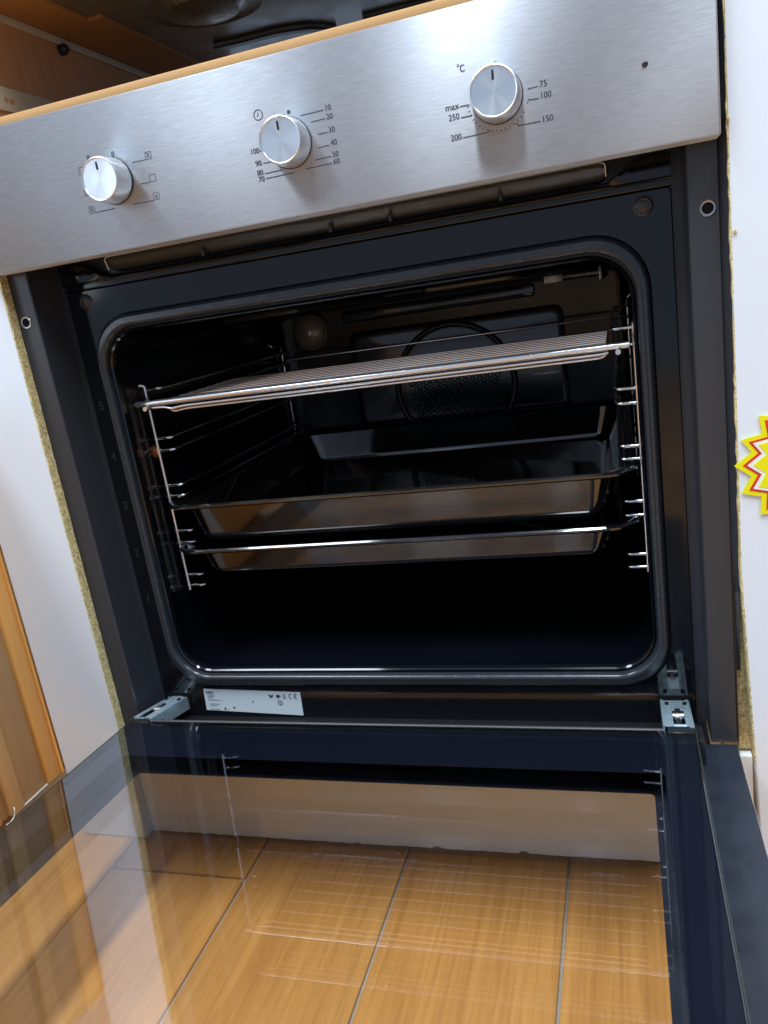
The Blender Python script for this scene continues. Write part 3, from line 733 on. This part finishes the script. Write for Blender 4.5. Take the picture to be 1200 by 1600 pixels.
for x, z in ((.3050, .3689), (.3028, .4406)):
    bm = bmesh.new(); bmesh.ops.create_icosphere(bm, subdivisions=1, radius=.0019)
    for v in bm.verts: v.co = Vector((v.co.x*random.uniform(.5, 1), v.co.y*.5, v.co.z*random.uniform(.7, 1.2))) + Vector((x, -.0128, z))
    build('chip_fragment', bm, 'raw_chipboard', rp_, smooth=0)
# carcass side boards behind the panels
def carcass_side(x0, x1, label):
    bm = bmesh.new(); box(bm, x0, x1, .0075, .52, -.045, .5440, .0004)
    return tag(build('cabinet_side', bm, 'raw_chipboard', None), label, 'cabinet side')
carcass_side(-.3160, -.2995, 'raw chipboard cabinet side behind the narrow white panel')
carcass_side(.2995, .3160, 'raw chipboard cabinet side at the right edge of the oven')

# plinth board under the oven with a chipped lower edge
bm = bmesh.new(); n = 150; rows = []
x0, x1 = -.2970, .3085
for i in range(n+1):
    x = x0+(x1-x0)*i/n
    zz = ZF + .0018 + random.uniform(0, .0011) + (.0022 if .02 < x < .028 or .105 < x < .113 or -.06 < x < -.056 else 0) + max(0, (x+.05))*.008
    rows.append([Vector((x, .0010, zz+.0004)), Vector((x, .0006, zz+.0016)), Vector((x, .0006, -.048)), Vector((x, .0166, -.048)), Vector((x, .0166, zz))])
loft(bm, rows, closed=True, cap0=True, cap1=True)
tag(build('plinth_board', bm, 'plinth_paint', None, smooth=30), 'beige plinth board with chipped lower edge under the oven', 'plinth')

# ------------------------------------------------------------------ wooden cabinet on the left (runs towards the viewer)
WX = -.3835
cab = tag(empty('wooden_cabinet', (-.39, -.2, ZF)), 'orange brown wooden cabinet standing at right angles left of the white panel', 'cabinet')
def wp(name, mat, y0, y1, xf, z0=-.0815, z1=.34, bev=.001, th=.018):
    bm = bmesh.new(); box(bm, xf-th, xf, y0, y1, z0, z1, bev); return build(name, bm, mat, cab)
st = wp('stile', 'orange_wood', -.0330, -.0030, WX-.0006)
bm = bmesh.new(); tube(bm, [(WX+.0002, -.0125, -.081), (WX+.0002, -.0125, .34)], .0016, 8); build('bead', bm, 'orange_wood', st)
wp('door_panel', 'brown_wood', -.0690, -.0334, WX-.004)
wp('door_edge', 'light_wood', -.0880, -.0694, WX-.002)
wp('door_panel', 'brown_wood', -.1000, -.0884, WX-.006)
wp('door_edge', 'light_wood', -.1500, -.1004, WX-.003)
pw_ = wp('pale_panel', 'white_laminate', -.1850, -.1504, WX-.004)
wp('door_panel', 'orange_wood', -.5200, -.1854, WX-.003)
bm = bmesh.new(); box(bm, WX-.02, WX-.0030, -.085, -.0332, -.0832, -.0818, .0003); build('edge_strip', bm, 'white_plastic', cab)
bm = bmesh.new(); tube(bm, fillet([(WX+.001, -.0862, -.0720), (WX+.003, -.0880, -.0735), (WX+.002, -.0890, -.0800), (WX+.001, -.0950, -.0830), (WX+.0, -.100, -.0825)], .004), .0007, 8); build('loose_edging', bm, 'white_plastic', cab)
bm = bmesh.new(); box(bm, WX-.40, WX-.018, -.52, -.003, -.0815, .34); build('cabinet_body', bm, 'brown_wood', cab)
bm = bmesh.new(); box(bm, WX-.38, WX-.075, -.50, -.02, ZF+.0005, -.0816); build('cabinet_base', bm, 'brown_wood', cab)

# ------------------------------------------------------------------ above the oven: shelf board, open carcass, worktop and hob from below
bm = bmesh.new(); box(bm, -.3810, .3000, .0005, .52, .5452, .5556, .0005)
tag(build('shelf_board', bm, 'rail_wood', None), 'thin light wood board lying right above the steel control panel', 'board')
sw = bm = bmesh.new(); box(bm, -.300, -.280, .0, .52, .5558, .6515, 0)
side = tag(build('cabinet_wall', bm, 'carcass_wood', None), 'reddish wood inner cabinet wall above the oven with a pale metal rail', 'cabinet wall')
bm = bmesh.new(); box(bm, -.2799, -.2770, .0, .50, .6440, .6512, .0004); build('edging_strip', bm, 'beige_edging', side)
bm = bmesh.new(); box(bm, -.2799, -.2775, .0, .50, .5680, .5885, .0006); rail = build('drawer_rail', bm, 'beige_edging', side)
for y in (.0328, .0401):
    bm = bmesh.new(); lathe(bm, [(.0026, 0), (.0026, .0002), (.0001, .0003)], (-.2775, y, .5771), (1, 0, 0), 14); build('rail_hole', bm, 'carcass_wood', rail)
bm = bmesh.new(); lathe(bm, [(.0055, 0), (.005, .006), (.003, .008)], (-.2799, .1353, .6405), (1, 0, 0), 14); build('shelf_peg', bm, 'black_plastic', side)
bm = bmesh.new()
loft(bm, [[Vector((x, y, z)) for x, y in ((-.3005, -.010), (-.2340, -.010), (-.2340, .1218), (-.2190, .1218), (-.2190, .520), (-.3005, .520))] for z in (.6518, .680)], cap0=True, cap1=True)
wt = tag(build('worktop', bm, 'worktop_underside', None, smooth=0), 'orange wood worktop seen from below, cut out around the hob', 'worktop')
bm = bmesh.new(); box(bm, .250, .302, -.010, .520, .6518, .680); build('worktop_strip', bm, 'worktop_underside', wt, smooth=0)
hob = tag(empty('hob', (0, .25, .66)), 'dark steel underside of the hob above the oven', 'hob')
bm = bmesh.new(); box(bm, -.2335, .2495, -.008, .49, .6550, .668, .002); build('hob_pan', bm, 'hob_steel', hob)
bm = bmesh.new(); lathe(bm, [(.064, .003), (.062, -.002), (.058, -.006), (.050, -.004), (.042, -.0045), (.034, -.012), (.012, -.015), (.001, -.0155)], (-.128, .150, .6550), (0, 0, 1), 48); build('burner_cup', bm, 'burner_metal', hob)
bm = bmesh.new(); lathe(bm, [(.064, .003), (.062, -.002), (.058, -.006), (.050, -.004), (.042, -.0045), (.034, -.012), (.012, -.015), (.001, -.0155)], (.11, .20, .6550), (0, 0, 1), 48); build('burner_cup', bm, 'burner_metal', hob)
def strip(pts, z):
    bm = bmesh.new()
    P = [Vector((x, y, z)) for x, y in pts]; L = []
    for i, p in enumerate(P):
        t = (P[min(i+1, len(P)-1)]-P[max(i-1, 0)]).normalized(); nn = Vector((-t.y, t.x, 0))*.0065
        L.append([p+nn+Vector((0, 0, .004)), p+nn, p+nn*.7-Vector((0, 0, .003)), p-nn*.7-Vector((0, 0, .003)), p-nn, p-nn+Vector((0, 0, .004))])
    loft(bm, L, closed=True, cap0=True, cap1=True)
    return build('pressed_rib', bm, 'black_plastic', hob, smooth=40)
strip([(-.1800, .2770), (-.160, .2795), (-.1458, .2808), (-.125, .2810), (-.1078, .2822), (-.090, .2870), (-.075, .2944), (-.064, .305), (-.0549, .3199)], .6535)
strip([(-.0160, .312), (.0077, .3123), (.0359, .3138), (.06, .318)], .6535)

# ------------------------------------------------------------------ price star on the right panel
SC = Vector((.3560, 0, .2045))
tips = [(.3000, .2052), (.3048, .2244), (.3170, .2412), (.3375, .2490), (.3560, .2600), (.3745, .2490), (.3950, .2412), (.4072, .2244), (.4120, .2052), (.4072, .1842), (.3950, .1668), (.3745, .1560), (.3560, .1470), (.3375, .1560), (.3168, .1668), (.3043, .1840)]
vals = []
for i, p in enumerate(tips):
    q = tips[(i+1) % len(tips)]
    mx, mz = (p[0]+q[0])/2, (p[1]+q[1])/2; k = .845
    vals.append((SC.x+(mx-SC.x)*k, SC.z+(mz-SC.z)*k))
vals[0] = (.3118, .2148); vals[-1] = (.3112, .1966); vals[1] = (.3190, .2275); vals[-2] = (.3176, .1808)
out = [p for pair in zip(tips, vals) for p in pair]
def scaled(k): return [(SC.x+(x-SC.x)*k, SC.z+(z-SC.z)*k) for x, z in out]
star = None
for nm, k, y, mat in (('price_star', 1.0, -.0135, 'star_yellow'), ('red_outline', .900, -.01375, 'star_red'), ('white_outline', .845, -.0140, 'star_white'), ('yellow_centre', .775, -.01425, 'star_yellow')):
    bm = bmesh.new(); P = scaled(k)
    c0 = bm.verts.new((SC.x, y, SC.z)); vs = [bm.verts.new((x, y, z)) for x, z in P]
    for i in range(len(vs)): bm.faces.new((c0, vs[i], vs[(i+1) % len(vs)]))
    th = .0008 if star is None else .0002
    r = bmesh.ops.extrude_face_region(bm, geom=list(bm.faces))
    for v in [g for g in r['geom'] if isinstance(g, bmesh.types.BMVert)]: v.co.y += th
    o = build(nm, bm, mat, star, smooth=0)
    if star is None: star = tag(o, 'yellow starburst price card with red and white outline on the right panel', 'price card')
